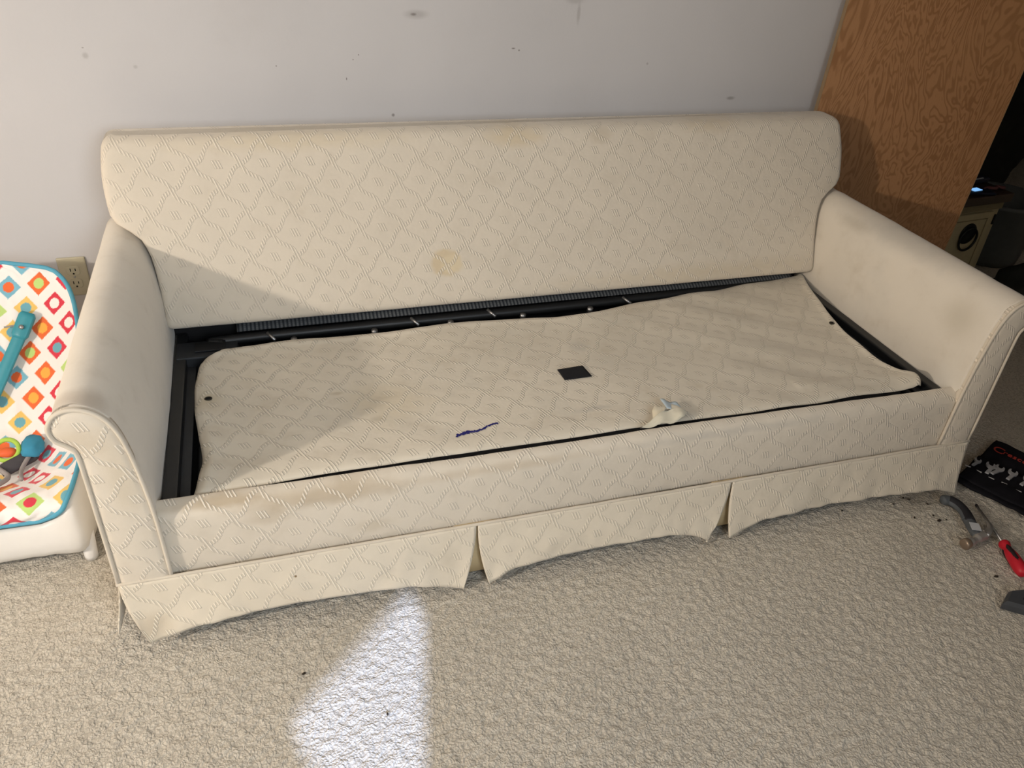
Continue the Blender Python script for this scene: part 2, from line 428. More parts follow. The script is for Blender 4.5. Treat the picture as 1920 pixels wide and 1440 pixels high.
# arms: profile in XZ (for the +X side), swept along Y
PROF = [(.958, .075), (.958, .20), (.960, .33), (.967, .43), (.977, .505), (.989, .550), (1.006, .578), (1.030, .594), (1.056, .597),
        (1.078, .586), (1.090, .562), (1.085, .538), (1.068, .522), (1.058, .505), (1.056, .45), (1.056, .30), (1.056, .075)]
def prof(m=5):
    P = spline([(a, 0, b) for a, b in PROF], m); return [(p.x, p.z) for p in P]
PP = prof()
def arm(side):
    loops, uvs = [], []
    ys = [.004, .010, .02, .04]+[.04+.84*k/24 for k in range(1, 25)]
    for y in ys:
        L = []
        for (x, z) in PP:
            bul = 0
            if x < 1.03:
                bul = (0.004 if side > 0 else 0.006)*math.sin(PI*min(1, max(0, (y)/.74)))**1*math.sin(PI*min(1, max(0, (z-.2)/.40)))
            wv = 0.0025*nz(y*9, z*9, side*3)+0.0015*nz(y*25, z*22, side*5)
            xx = x-bul+(wv if x < 1.05 else 0)
            k = 1.0 if y > .012 else 0.0
            zz = z
            L.append((side*xx, y, zz+(wv*k if z > .5 else 0)))
        loops.append(L); 
        acc = 0
        for i, q in enumerate(L):
            if i: acc += math.hypot(q[0]-L[i-1][0], q[2]-L[i-1][2])
            uvs.append((y, acc))
    o = loft('arm', loops, f_plain, sofa, uvs=uvs); 
    # patterned front panel, slightly proud, its top a small scroll
    P2 = [(PP[0][0], .162)]+[q for q in PP if q[1] > .168]+[(PP[-1][0], .162)]
    def inset(k):
        out = []
        n = len(P2)
        for i, (x, z) in enumerate(P2):
            a = P2[max(i-1, 0)]; b = P2[min(i+1, n-1)]
            dx, dz = b[0]-a[0], b[1]-a[1]; l = math.hypot(dx, dz) or 1
            out.append((x+dz/l*k, z-dx/l*k if .168 < z else .162))
        return out
    fl_, fu = [], []
    for y, k in ((.012, 0), (.0, 0.0), (-.006, .003), (-.010, .009), (-.0115, .016)):
        L = inset(k); fl_.append([(side*a, y, b) for a, b in L]); fu += [(side*a+.983*(-side)+.056, b-.153) for a, b in L]
    loft('arm_front_panel', fl_, f_panel, o, uvs=fu)
    edge = [(side*a, -.008, b) for a, b in PP if b > .176]
    edge = [(side*PP[0][0], -.006, .172)]+edge+[(side*PP[-1][0], -.006, .172)]
    tube('welting', edge, 0.0042, f_pipe, o, 8)
arm(-1); arm(1)

# front rail
rp = spline([(0, .001, .160), (0, .0, .22), (0, .0, .295), (0, .004, .318), (0, .014, .332), (0, .028, .338), (0, .036, .334), (0, .040, .31), (0, .040, .25)], 5)
def rail_pt(i, y, z): 
    x = -.97+1.94*i/150
    w_ = 0.0014*nz(x*7, z*10)+0.0008*nz(x*30, z*25)
    return (x, y-w_*(1 if y < .03 else 0)+0.002*math.sin(x*5), z+w_+0.003*nz(x*3, 5))
loops = [[rail_pt(i, p.y, p.z) for p in rp] for i in range(151)]
acc = [0]
for a, b in zip(rp, rp[1:]): acc.append(acc[-1]+(b-a).length)
uvs = [(-.97+1.94*i/150+.88+.05625, a-.072+.0585) for i in range(151) for a in acc]
loft('front_rail', loops, f_rail, sofa, uvs=uvs)
tube('skirt_welting', [(-1.062, .01, .175)]+[(-1.058+2.116*i/80, -.0105+.001*nz(i*.3, 2), .1745+.001*nz(i*.4, 0)) for i in range(81)]+[(1.062, .01, .175)], .0036, f_pipe, sofa, 8)

# skirt panels
def skirt(xa, xb, bot, fL, fR, sL, sR, seed):
    def f(s, t):
        x = xa+(xb-xa)*s; zb = smooth1(bot, s)+.003*nz(s*14, seed); z = .172+(zb-.172)*t
        y = -.010-.020*t**1.2-fL*t*t*math.exp(-s/.07)-fR*t*t*math.exp(-(1-s)/.07)
        y += t*(.009*nz(x*7, t*1.2, seed)+.004*nz(x*24, t*3, 2+seed))
        xx = x+t*t*(sL*math.exp(-s/.05)-sR*math.exp(-(1-s)/.05))
        return (xx, y, z), (x+.983+.05625, z-.153)
    return grid('skirt_panel', f, 110, 22, f_skirt, sofa, thick=.004)
skirt(-1.056, -.323, [(0, .030), (.03, .026), (.10, .034), (.2, .044), (.4, .050), (.62, .050), (.8, .038), (.93, .016), (1, .009)], .014, .012, .034, .032, 1)
skirt(-.319, .325, [(0, .010), (.04, .016), (.12, .034), (.25, .042), (.5, .050), (.75, .050), (.88, .030), (.96, .014), (1, .008)], .012, .016, .024, .050, 2)
skirt(.329, 1.056, [(0, .012), (.05, .020), (.14, .040), (.3, .050), (.55, .046), (.8, .042), (.9, .036), (.96, .024), (1, .012)], .014, .012, .008, .0, 3)
for sx in (-.321, .327):
    def f(s, t, sx=sx): return ((sx-.05+.10*s, .000-.007*t, .172-.148*t), (s, t))
    grid('pleat_insert', f, 6, 4, f_under, sofa, thick=.002)
for side in (-1, 1):
    def f(s, t, side=side):
        y = .006+.86*s
        return ((side*(1.060+.016*t+.010*t*t*math.exp(-s/.05)+.006*t*nz(y*8, t, side)), y-.012*t*t*math.exp(-s/.05), .173-(.155-.012*math.exp(-s/.05)-.02*abs(nz(y*4, 7)))*t), (y, .173-.15*t))
    grid('side_skirt', f, 60, 12, f_skirt, sofa, thick=.003)

# frame, mechanism
box('base_frame', (-1.03, .06, .05), (1.03, .88, .20), m_blackcloth, sofa, bev=.004)
for x in (-.98, .98):
    for y in (.12, .82): box('foot', (x-.03, y-.03, 0), (x+.03, y+.03, .05), m_black, sofa)
box('lining_tray', (-.955, .041, .245), (.955, .80, .252), m_blackcloth, sofa, bev=0)
box('back_lining', (-.97, .735, .25), (.97, .90, .372), m_blackcloth, sofa, bev=0)
box('bed_deck', (-.86, .06, .27), (.84, .56, .325), m_blackcloth, sofa, bev=.01)
for s in (-1, 1):
    o = box('side_rail', (min(s*.955, s*.925), .045, .255), (max(s*.955, s*.925), .72, .322), m_black, sofa, bev=.004)
    box('rail_flange', (min(s*.955, s*.905), .045, .292), (max(s*.955, s*.905), .70, .298), m_bracket, o, bev=.001)
tube('side_tube', [(-.885, .06, .285), (-.885, .60, .285)], .010, m_black, sofa)
tube('side_tube', [(.895, .06, .285), (.895, .62, .285)], .010, m_black, sofa)
o = box('corner_bracket', (-.95, .585, .27), (-.80, .665, .325), m_bracket, sofa, bev=.004)
box('bracket_plate', (-.905, .605, .326), (-.83, .650, .330), m_black, o, bev=.001)
tube('back_tube', spline([(-.86, .60, .30), (-.84, .645, .318), (-.80, .662, .322), (0, .668, .322), (.90, .690, .322)], 8), .0135, m_black, sofa, 12)
box('hinge_strip', (-.80, .685, .318), (.94, .700, .322), m_black, sofa, bev=0)
def fw(s, t):
    x = -.80+1.72*s; y = .680+.05*t+.012*s; return (x, y, .335+.022*t), (x, y)
grid('elastic_webbing', fw, 80, 3, m_web, sofa, thick=.003)
def fw2(s, t):
    x = -.70+1.25*s; y = .585+.055*t+.004*s; return (x, y, .300-.004*(1-t)), (x, y)
grid('mattress_webbing', fw2, 60, 3, m_web, sofa, thick=.003)
for x, y in ((-.718, .648), (-.333, .654), (-.11, .661), (.312, .660)):
    o = tube('rivet_pin', [(x-.006, y+.007, .337), (x+.012, y-.018, .326)], .0042, m_steel, sofa, 10)
for x, y in ((-.658, .636), (-.444, .640), (-.229, .646), (-.014, .649), (.195, .648)):
    tube('spring_button', [(x, y, .312), (x, y-.004, .324)], .0085, m_bracket if False else m_steel, sofa, 14)

# deck cover: loose fabric panel
LX = [(.037, -.897), (.07, -.890), (.152, -.879), (.25, -.889), (.354, -.899), (.45, -.899), (.516, -.893), (.56, -.880), (.60, -.850)]
RX = [(.05, .884), (.085, .899), (.11, .882), (.177, .857), (.28, .856), (.415, .874), (.53, .905), (.618, .930), (.705, .962)]
BY = [(-.90, .585), (-.85, .600), (-.80, .605), (-.727, .613), (-.60, .604), (-.452, .602), (-.33, .612), (-.257, .619), (-.12, .611), (0, .602), (.08, .592), (.161, .594), (.25, .612), (.35, .633), (.50, .653), (.641, .668), (.80, .688), (.97, .708)]
FY = [(-.90, .040), (-.65, .050), (-.18, .055), (.36, .055), (.88, .055), (.92, .056)]
def deck_pt(s, t):
    x0_, x1_ = -.89, .90
    xg = x0_+(x1_-x0_)*s
    yf = lerp1(FY, xg); yb = smooth1(BY, xg+ (.06*s*t))
    y = yf+(yb-yf)*t
    xl = smooth1(LX, y); xr = smooth1(RX, y)
    x = xl+(xr-xl)*s
    # wrinkles: soft waves, hems at the edges
    z = .338+.0035*nz(x*3.2, y*5)+.0018*nz(x*9, y*11, 4)
    d_l = (x-xl); d_r = (xr-x); d_b = (yb-y); d_f = y-yf
    z += .0035*math.exp(-((d_b-.024)/.007)**2)*(1 if x < .5 else .3)
    z += .004*math.exp(-((d_l-.022)/.008)**2)+.0065*math.exp(-((d_r-.008)/.008)**2)
    z -= .010*math.exp(-d_l/.008)+.005*math.exp(-d_b/.006)
    z += .006*math.exp(-((x-.14)/.10)**2-((y-.56)/.03)**2)
    z += .0035*math.sin((x*.7+y*1.0)*38)*math.exp(-((x-.60)/.22)**2)*.8
    z += .004*math.exp(-((y-.105-.02*math.sin(x*4))/.018)**2)*(1 if x > .55 else 0.25)
    z += .010*math.exp(-((x-.87)/.03)**2-((y-.08)/.025)**2)
    z += .003*math.sin(y*60+x*20)*math.exp(-d_l/.05)
    z -= .008*math.exp(-d_f/.008)
    return x, y, z
EY = [(-.868, .372), (.853, .391)]
def fdeck(s, t):
    x, y, z = deck_pt(s, t)
    for ex, ey in EY:
        dx, dy = x-ex, y-ey; d = math.hypot(dx, dy)
        if 0 < d < .012:
            k = (.0062+.0058*(d/.012))/d if d > 1e-6 else 1
            x, y = ex+dx*k, ey+dy*k
    return (x, y, z), (x+.373*-1+.05625, y-.579+.0585)
deck = grid('deck_cover', fdeck, 260, 90, f_deck, sofa, thick=.0035, off=-1)
def dz(x, y):
    # height of the cover near a point
    xl = smooth1(LX, y); xr = smooth1(RX, y); s = min(1, max(0, (x-xl)/(xr-xl))); t = (y-.05)/.55
    for k in range(8):
        p = deck_pt(s, min(1, max(0, t))); q = deck_pt(s, min(1, max(0, t+.01)))
        t += (y-p[1])/((q[1]-p[1])/.01 or 1)
        t = min(1, max(0, t))
    return deck_pt(s, t)[2]
m_velcro = plain('black_hook_tape', (0.012, 0.012, 0.014), 0.95)
cor = [(-.030, .313), (.037, .320), (.044, .314), (.046, .266), (-.026, .265)]
bm = bmesh.new()
q = [(-.027, .2655), (.046, .2665), (.040, .3165), (-.030, .3125)]
N = 10; vg = []
for j in range(N+1):
    row = []
    for i in range(N+1):
        a = Vector(q[0]).lerp(Vector(q[1]), i/N); b = Vector(q[3]).lerp(Vector(q[2]), i/N); p = a.lerp(b, j/N)
        row.append(bm.verts.new((p.x, p.y, dz(p.x, p.y)+.0022)))
    vg.append(row)
for j in range(N):
    for i in range(N): bm.faces.new((vg[j][i], vg[j][i+1], vg[j+1][i+1], vg[j+1][i]))
me = bpy.data.meshes.new('hook_tape_patch'); bm.to_mesh(me); bm.free()
o = link('hook_tape_patch', me, m_velcro, deck); o['label'] = 'black hook tape patch'
sd = o.modifiers.new('thick', 'SOLIDIFY'); sd.thickness = .002; sd.offset = 1
m_eye = plain('blackened_brass', (0.035, 0.03, 0.02), 0.5, 0.4)
for ex, ey in EY:
    z = dz(ex, ey)+.001
    tube('eyelet', [(ex+.0075*math.cos(a*PI/9), ey+.0060*math.sin(a*PI/9), z+.0005) for a in range(18)], .0016, m_eye, deck, 6, closed=True)
    tube('eyelet_hole', [(ex, ey, z-.002), (ex, ey, z+.0008)], .0068, m_velcro, deck, 14)
# blue pen scribble
m_ink = plain('blue_ink', (0.012, 0.012, 0.16), 0.6)
random.seed(3)
bm = bmesh.new(); pts = []
for k in range(64):
    s = k/63; cx = -.340+.100*s; cy = .104+.026*s+.003*math.sin(s*9)
    amp = (.0062 if s < .33 else (.0045 if s < .45 else .0040 if s < .62 else .0030))*(1-.5*s)
    pts.append((cx+random.uniform(-.004, .004), cy+(1 if k % 2 else -1)*amp*random.uniform(.2, 1)))
def ribbon(bm, P, w_):
    for a, b in zip(P, P[1:]):
        A = Vector(a); B_ = Vector(b); dd = (B_-A); l = dd.length
        if l < 1e-5: continue
        n = Vector((-dd.y, dd.x))/l*w_*random.uniform(.6, 1.3); e = dd/l*w_*.5
        vs = [bm.verts.new((p.x, p.y, dz(p.x, p.y)+.0012)) for p in (A-n-e, B_-n+e, B_+n+e, A+n-e)]
        bm.faces.new(vs)
ribbon(bm, pts, .0019)
ribbon(bm, [(x_+random.uniform(-.004, .004), y_+random.uniform(-.002, .002)) for x_, y_ in pts[:24]], .0018)
me = bpy.data.meshes.new('pen_scribble'); bm.to_mesh(me); bm.free()
o = link('pen_scribble', me, m_ink, deck, smooth=False); o['label'] = 'blue pen scribble'
# torn fabric tab at the front edge
m_tab = fabric('white_lining_scrap', pattern=False, col=(0.80, 0.74, 0.58), soil=1)
m_tabb = fabric('bluish_lining_scrap', pattern=False, col=(0.50, 0.60, 0.66), soil=1)
TP = [(.070, .030), (.110, .046), (.122, .078), (.138, .098), (.172, .104), (.196, .082), (.212, .066), (.190, .044), (.160, .036), (.12, .034)]
cx, cy = .155, .068
bm = bmesh.new(); rings = []
for r_ in range(7):
    k = r_/6; row = []
    for i in range(40):
        a = i/40*len(TP); i0 = int(a); f_ = a-i0; A = Vector(TP[i0 % len(TP)]); B_ = Vector(TP[(i0+1) % len(TP)]); p = A.lerp(B_, f_)
        p = Vector((cx, cy)).lerp(p, k)
        z = .352+.012*(1-k*k)+.005*math.sin(p.x*110)*k
        if p.y < .05: z -= (.05-p.y)*.35
        row.append(bm.verts.new((p.x, p.y, max(z, .3445))))
    rings.append(row)
for a, b in zip(rings, rings[1:]):
    for i in range(40):
        bm.faces.new((a[i], a[(i+1) % 40], b[(i+1) % 40], b[i])) if a is not rings[0] else None
bm.faces.new(rings[1])
for v in rings[0]: bm.verts.remove(v)
me = fixn(mesh('t', [], [])); bm.to_mesh(me); bm.free()
tab = link('fabric_tab', me, m_tab, deck); s = tab.modifiers.new('thick', 'SOLIDIFY'); s.thickness = .0015
tab['label'] = 'frayed cream cloth tab'
def ftb(s, t):
    x = .155+.042*s; y = .070+.038*t-.012*s
    return (x, y, .3655+.003*math.sin(s*9)*t-.010*s), (x, y)
grid('tab_facing', ftb, 8, 5, m_tabb, tab, thick=.001)

# ------------------------------------------------------------------ wall outlet
m_ivory = plain('ivory_plastic', (0.50, 0.46, 0.33), 0.4, 0, 0.5, .05)
m_slot = plain('slot_black', (0.01, 0.01, 0.01), 0.8)
ox, oz = -1.2205, .376
out = thing('wall_outlet', 'ivory duplex power outlet on the wall behind the infant seat', 'outlet', (ox, WY, oz))
pl = box('wall_plate', (ox-.036, WY-.006, oz-.058), (ox+.036, WY, oz+.058), m_ivory, out, bev=.0035)
for dz_ in (.0195, -.0195):
    c = [(ox+.0165*max(-1, min(1, 1.15*math.cos(a*PI/16))), oz+dz_+.0140*max(-.93, min(.93, 1.15*math.sin(a*PI/16)))) for a in range(32)]
    rc = loft('receptacle', [[(a, WY-.004, b) for a, b in c], [(a, WY-.0082, b) for a, b in c], [(ox+(a-ox)*.93, WY-.0090, oz+dz_+(b-oz-dz_)*.93) for a, b in c]], m_ivory, out, smooth=False)
    for sx, hh in ((-.0062, .0045), (.0062, .0036)):
        box('slot', (ox+sx-.0012, WY-.0093, oz+dz_+.003-hh), (ox+sx+.0012, WY-.0085, oz+dz_+.003+hh), m_slot, rc, bev=0)
    tube('ground_hole', [(ox, WY-.0093, oz+dz_-.0085), (ox, WY-.0085, oz+dz_-.0085)], .0026, m_slot, rc, 12)
tube('plate_screw', [(ox, WY-.0085, oz), (ox, WY-.006, oz)], .0028, m_steel, out, 12)

# ------------------------------------------------------------------ oak veneer board leaning behind the right arm
mo = Mat('oak_veneer', 0.42, spec=0.35).base((0.41, 0.215, 0.100))
uo, vo = mo.uv()
# cathedral figure: contour lines of a field stretched along the board
wn = mo.noise(5.0, 4, 0.62, vec=mo.tc.outputs['UV'], stretch=(1.0, 0.34, 1.0), dist=0.6)
wn2 = mo.noise(26, 3, 0.6, vec=mo.tc.outputs['UV'], stretch=(1.0, 0.22, 1.0))
fig = ((wn*1.0+uo*0.55+wn2*0.035)*(2*PI*26)).sin()
mo.mix(fig.smooth(-.4, 1.0)*0.55, (0.20, 0.085, 0.030))
pores = mo.noise(420, 2, vec=mo.tc.outputs['UV'], stretch=(1.0, 0.05, 1.0))
mo.mix(pores.smooth(.55, .75)*0.35, (0.25, 0.11, 0.045))
mo.mix(mo.noise(2.2, 3, vec=mo.tc.outputs['UV']).smooth(.35, .7)*0.30, (0.42, 0.235, 0.11))
mo.bump(fig, 0.0004, .3)
m_oak = mo.done()
m_edge = plain('board_edge', (0.30, 0.21, 0.12), 0.7)
def bpnt(u, v, d=0.0):
    """u 0..1 across, v height"""
    xl = 1.000+.060*v; yl = .925+.030*v
    xr = 1.605+.098*v; yr = .796+.030*v
    p = Vector((xl, yl, v)).lerp(Vector((xr, yr, v)), u)
    n = Vector((yl-yr, xr-xl, 0)).normalized()*d
    return p+n+Vector((0, 0, 0))
board = thing('oak_board', 'tall oak veneer board leaning upright against the wall behind the right sofa arm', 'board', bpnt(.5, 0))
vs, uvs, fs = [], [], []
NV = 12
for d in (0.0, .019):
    for j in range(NV+1):
        for i in range(7):
            p = bpnt(i/6, 1.62*j/NV, d); vs.append(p); uvs.append((i/6*.64, 1.62*j/NV))
base = (NV+1)*7
for j in range(NV):
    for i in range(6):
        a = j*7+i; fs.append((a, a+1, a+8, a+7)); fs.append((base+a, base+a+7, base+a+8, base+a+1))
loft_o = link('veneer_panel', mesh('veneer_panel', vs, fs, uvs), m_oak, board, smooth=False)
vs, fs = [], []
for (u0, sgn) in ((0.0, -1), (1.0, 1)):
    b0 = len(vs)
    for j in (0, NV):
        v = 1.62*j/NV
        for d in (0.0, .019):
            p = bpnt(u0, v, d); vs.append(p)
            p2 = bpnt(u0+sgn*.003, v, d); vs.append(p2)
    a = b0
    # 8 verts: box strip
    idx = [a+k for k in range(8)]
    fs += [(idx[0], idx[2], idx[6], idx[4]), (idx[1], idx[5], idx[7], idx[3]), (idx[0], idx[4], idx[5], idx[1]), (idx[2], idx[3], idx[7], idx[6]), (idx[4], idx[6], idx[7], idx[5]), (idx[0], idx[1], idx[3], idx[2])]
link('edge_band', mesh('edge_band', vs, fs), m_edge, board, smooth=False)

# ------------------------------------------------------------------ cabinet in the dark hall
m_cream = plain('cream_paint', (0.42, 0.36, 0.21), 0.6)
m_cream2 = plain('cream_groove', (0.20, 0.165, 0.09), 0.7)
m_walnut = plain('dark_walnut_top', (0.035, 0.020, 0.012), 0.3, 0, .5)
m_iron = plain('dark_iron', (0.022, 0.024, 0.022), 0.5, .6)
rz = Matrix.Rotation(math.radians(6), 3, 'Z'); pv = (1.75, .93, 0)
cab = thing('bedside_cabinet', 'small cream cabinet with dark top and round ring pull beside the oak board', 'cabinet', pv)
def cb(n, lo, hi, m, par=cab, bev=.003): return box(n, lo, hi, m, par, bev=bev, rot=rz, pivot=pv)
cb('body', (1.66, .94, .02), (2.015, 1.30, .435), m_cream)
cb('top', (1.645, .918, .435), (2.035, 1.32, .468), m_walnut)
fr = cb('drawer_rail', (1.66, .930, .405), (2.015, .94, .432), m_cream2)
dr = cb('door', (1.68, .926, .06), (1.975, .94, .398), m_cream)
cb('door_panel_groove', (1.705, .9245, .09), (1.708, .927, .375), m_cream2, dr, 0)
cb('door_panel_groove', (1.945, .9245, .09), (1.949, .927, .375), m_cream2, dr, 0)
cb('door_panel_groove', (1.705, .9245, .372), (1.949, .927, .375), m_cream2, dr, 0)
cb('hinge', (1.984, .925, .345), (1.992, .93, .385), m_iron, dr, .001)
pc = Vector((1.868, .926, .318)); 
def ringpts(c, r, n=28): return [rz @ (Vector((c[0]+r*math.cos(2*PI*k/n), c[1], c[2]+r*math.sin(2*PI*k/n)))-Vector(pv))+Vector(pv) for k in range(n)]
loft('pull_plate', [ringpts((1.868, .925, .320), .042), ringpts((1.868, .921, .320), .040), ringpts((1.868, .924, .320), .025)], m_iron, dr)
tube('ring_pull', ringpts((1.868, .915, .300), .044), .0045, m_iron, dr, 8, closed=True)
for x in (1.68, 1.995):
    for y in (.96, 1.28): cb('foot', (x-.015, y-.015, 0), (x+.015, y+.015, .02), m_walnut)
m_navy = plain('dark_navy_leather', (0.012, 0.016, 0.035), .4)
m_mar = plain('maroon_strap', (0.16, 0.06, 0.06), .6)
m_paper = plain('white_paper', (0.50, 0.52, 0.55), .8)
def rbox(n, c, d, ang, m, par=None, bev=.002):
    return box(n, (c[0]-d[0]/2, c[1]-d[1]/2, c[2]-d[2]/2), (c[0]+d[0]/2, c[1]+d[1]/2, c[2]+d[2]/2), m, par, bev=bev, rot=Matrix.Rotation(math.radians(ang), 3, 'Z'))
t = thing('folio_case', 'dark navy folio case lying on the cabinet top', 'case', (1.88, 1.13, .468))
rbox('cover', (1.88, 1.14, .478), (.26, .20, .018), 12, m_navy, t, .005); rbox('spine_trim', (1.88, 1.046, .4885), (.22, .008, .003), 12, m_paper, t, .001)
o = rbox('paper_card', (1.84, 1.115, .4895), (.055, .10, .003), -14, m_paper, None, .0005); tag(o, 'white paper card lying on the navy folio case', 'paper')
pb = thing('smartphone', 'smartphone with a glowing blue screen on the cabinet edge', 'phone', (1.875, .985, .468))
rbox('body', (1.875, .985, .473), (.075, .13, .009), 80, m_navy, pb, .003)
me_ = Mat('lit_screen', .3).base((.05, .2, .5)); me_.b.inputs['Emission Color'].default_value = (.25, .55, 1, 1); me_.b.inputs['Emission Strength'].default_value = .9
rbox('screen', (1.875, .983, .4785), (.045, .026, .0015), 10, me_.done(), pb, 0)['label'] = 'glowing blue screen'
st = tube('leather_strap', spline([(1.92, .990, .475), (1.95, 1.000, .475), (1.98, .990, .475), (2.0, 1.005, .476), (2.02, .985, .475)], 8), .006, m_mar, None, 8)
tag(st, 'maroon leather strap curled on the cabinet top', 'strap')
# grey bin and dark bag beyond
def lathe(name, prof_, c, m, par=None, n=40, closed=False):
    loops = [[(c[0]+r*math.cos(2*PI*k/n), c[1]+r*math.sin(2*PI*k/n), c[2]+z) for k in range(n)] for r, z in prof_]
    return loft(name, loops, m, par)
m_binp = plain('grey_plastic', (0.13, 0.14, 0.14), .5)
bn = lathe('waste_bin', [(.13, 0), (.15, .004), (.155, .03), (.18, .27), (.19, .275), (.19, .29), (.175, .29), (.15, .03), (.12, .02)], (2.47, 1.35, 0), m_binp)
tag(bn, 'grey plastic bin standing on the floor right of the cream cabinet', 'bin')
def lump(name, c, r, m, seed=0, par=None, amp=.18, n=4):
    bm = bmesh.new(); bmesh.ops.create_icosphere(bm, subdivisions=n, radius=1)
    for v in bm.verts:
        d = v.co.normalized(); k = 1+amp*nz(d.x*2+seed, d.y*2, d.z*2)+amp*.4*nz(d.x*6, d.y*6+seed, d.z*6)
        v.co = Vector((c[0]+d.x*r[0]*k, c[1]+d.y*r[1]*k, max(c[2]+d.z*r[2]*k, c[2]-r[2]*.85)))
    me = bpy.data.meshes.new(name); bm.to_mesh(me); bm.free(); return link(name, me, m, par)
m_dk = plain('black_nylon', (0.014, 0.016, 0.014), .8)
bg = thing('duffel_bag', 'black cloth bag on the floor between the sofa arm and the grey bin', 'bag', (2.12, .80, 0))
lump('bag_body', (2.14, .80, .10), (.16, .13, .117), m_dk, 4, bg)
tube('bag_handle', spline([(2.06, .76, .19), (2.09, .78, .25), (2.16, .80, .26), (2.2, .80, .19)], 8), .008, m_dk, bg, 8)
ct = lump('dark_heap', (2.55, 2.0, .35), (.62, .30, .42), m_dk, 9, None, .22, 5)  # shapeless black lump, added to keep the hall corner dark
tag(ct, 'black heap of coats added to darken the hall floor behind the cream cabinet', 'infill')

# ------------------------------------------------------------------ infant rocker seat
m_shell = plain('white_plastic_shell', (0.74, 0.72, 0.68), .35, 0, .4, .03)
m_bluep = plain('blue_piping', (0.10, 0.36, 0.50), .8)
m_teal = plain('teal_plastic', (0.035, 0.27, 0.34), .4, 0, .4)
RX0 = -1.375
rk = thing('infant_rocker', 'white infant rocker seat with colourful square and circle print beside the left sofa arm', 'baby seat', (RX0, .5, 0))
CP = [(0, (.272, .130)), (.05, (.264, .152)), (.11, (.277, .172)), (.18, (.32, .172)), (.30, (.40, .135)), (.42, (.50, .118)), (.54, (.60, .165)), (.68, (.69, .265)), (.84, (.79, .385)), (1.0, (.875, .488))]
CY = [(a, b[0]) for a, b in CP]; CZ = [(a, b[1]) for a, b in CP]
CW = [(0, .125), (.03, .155), (.08, .180), (.2, .200), (.5, .200), (.75, .200), (.86, .190), (.93, .165), (.97, .125), (1.0, .03)]
CR = [(0, 0), (.08, .002), (.18, .018), (.3, .070), (.45, .115), (.6, .10), (.8, .06), (.93, .035), (1, .0)]
def seat_pt(s, t, lift=0.0):
    hw = smooth1(CW, t); y = smooth1(CY, t); z = smooth1(CZ, t); r = smooth1(CR, t)
    k = abs(s)**2.4
    # raise along surface normal (towards -y, +z on the back part)
    dy = smooth1(CY, min(1, t+.02))-smooth1(CY, max(0, t-.02)); dz__ = smooth1(CZ, min(1, t+.02))-smooth1(CZ, max(0, t-.02))
    l = math.hypot(dy, dz__); ny, nz_ = -dz__/l, dy/l
    wr = .0035*nz(s*4, t*9)+.002*nz(s*10, t*22, 2)
    if t > .93: k *= 1
    yy = y+(ny*.8)*(r*k+wr+lift); zz = z+max(.25, nz_)*(r*k+wr+lift)
    return Vector((RX0+s*hw, yy, zz))
# printed cloth: colours by position on the flat pattern
PAL = {'o': (.80, .16, .05), 'y': (.88, .42, .08), 'b': (.20, .46, .58), 'r': (.68, .05, .08), 'g': (.50, .68, .22), 'w': (.86, .83, .80), 't': (.16, .40, .48), 'm': (.82, .55, .16)}
SEQ = [('o', 'y'), ('r', 'w'), ('b', 'o'), ('o', 'y'), ('g', 'r'), ('m', 't'), ('r', 'w'), ('b', 'o'), ('o', 'g'), ('r', 't'), ('m', 't')]
arc = [0]; NT = 420; NS = 240
cpath = [Vector((0, smooth1(CY, j/NT), smooth1(CZ, j/NT))) for j in range(NT+1)]
for a, b in zip(cpath, cpath[1:]): arc.append(arc[-1]+(b-a).length)
def print_col(a, b):
    PX, PY = .076, .058
    j = round(b/PY); off = .5*(j % 2); i = round(a/PX-off); best = None
    for jj in (j-1, j, j+1):
        of = .5*(jj % 2); ii = round(a/PX-of)
        da = a-(ii+of)*PX; db = b-jj*PY
        ca, sa = math.cos(.12), math.sin(.12); da, db = da*ca-db*sa, da*sa+db*ca
        if abs(da)*1.02+abs(db) < .0310:
            sq, ci = SEQ[(ii*1+jj*3+(jj//2)*2) % len(SEQ)]
            return PAL[ci] if math.hypot(da, db) < .0135 else PAL[sq]
    return PAL['w']
vs, fs, cols = [], [], []
for j in range(NT+1):
    t = j/NT; hw = smooth1(CW, t); edge = smooth1(CR, t)
    for i in range(NS+1):
        s = -1+2*i/NS; vs.append(seat_pt(s, t)); 
        cols.append(print_col(s*hw*(1+.15*abs(s)*edge/.1), arc[j]))
for j in range(NT):
    for i in range(NS):
        a = j*(NS+1)+i; fs.append((a, a+1, a+NS+2, a+NS+1))
me = mesh('seat_cover', vs, fs); ca = me.color_attributes.new('print', 'FLOAT_COLOR', 'POINT')
ca.data.foreach_set('color', [q for c in cols for q in (*c, 1)])
mp = Mat('printed_cotton', .9, spec=.15, sheen=.2).base((1, 1, 1))
at = mp.nt.nodes.new('ShaderNodeAttribute'); at.attribute_name = 'print'; mp.c = at.outputs['Color']
mp.bump(mp.noise(30, 3), .004, .5); mp.bump(mp.noise(700, 2), .0004, .3)
m_print = mp.done()
cover = link('seat_cover', me, m_print, rk)
s_ = cover.modifiers.new('thick', 'SOLIDIFY'); s_.thickness = .006; s_.offset = -1
edge = [seat_pt(1, t/60) for t in range(0, 61)]+[seat_pt(-1, 1-t/60) for t in range(0, 61)]
front = [seat_pt(-1+2*k/20, 0) for k in range(1, 20)]
tube('piping', edge+front, .0055, m_bluep, cover, 8, closed=True)
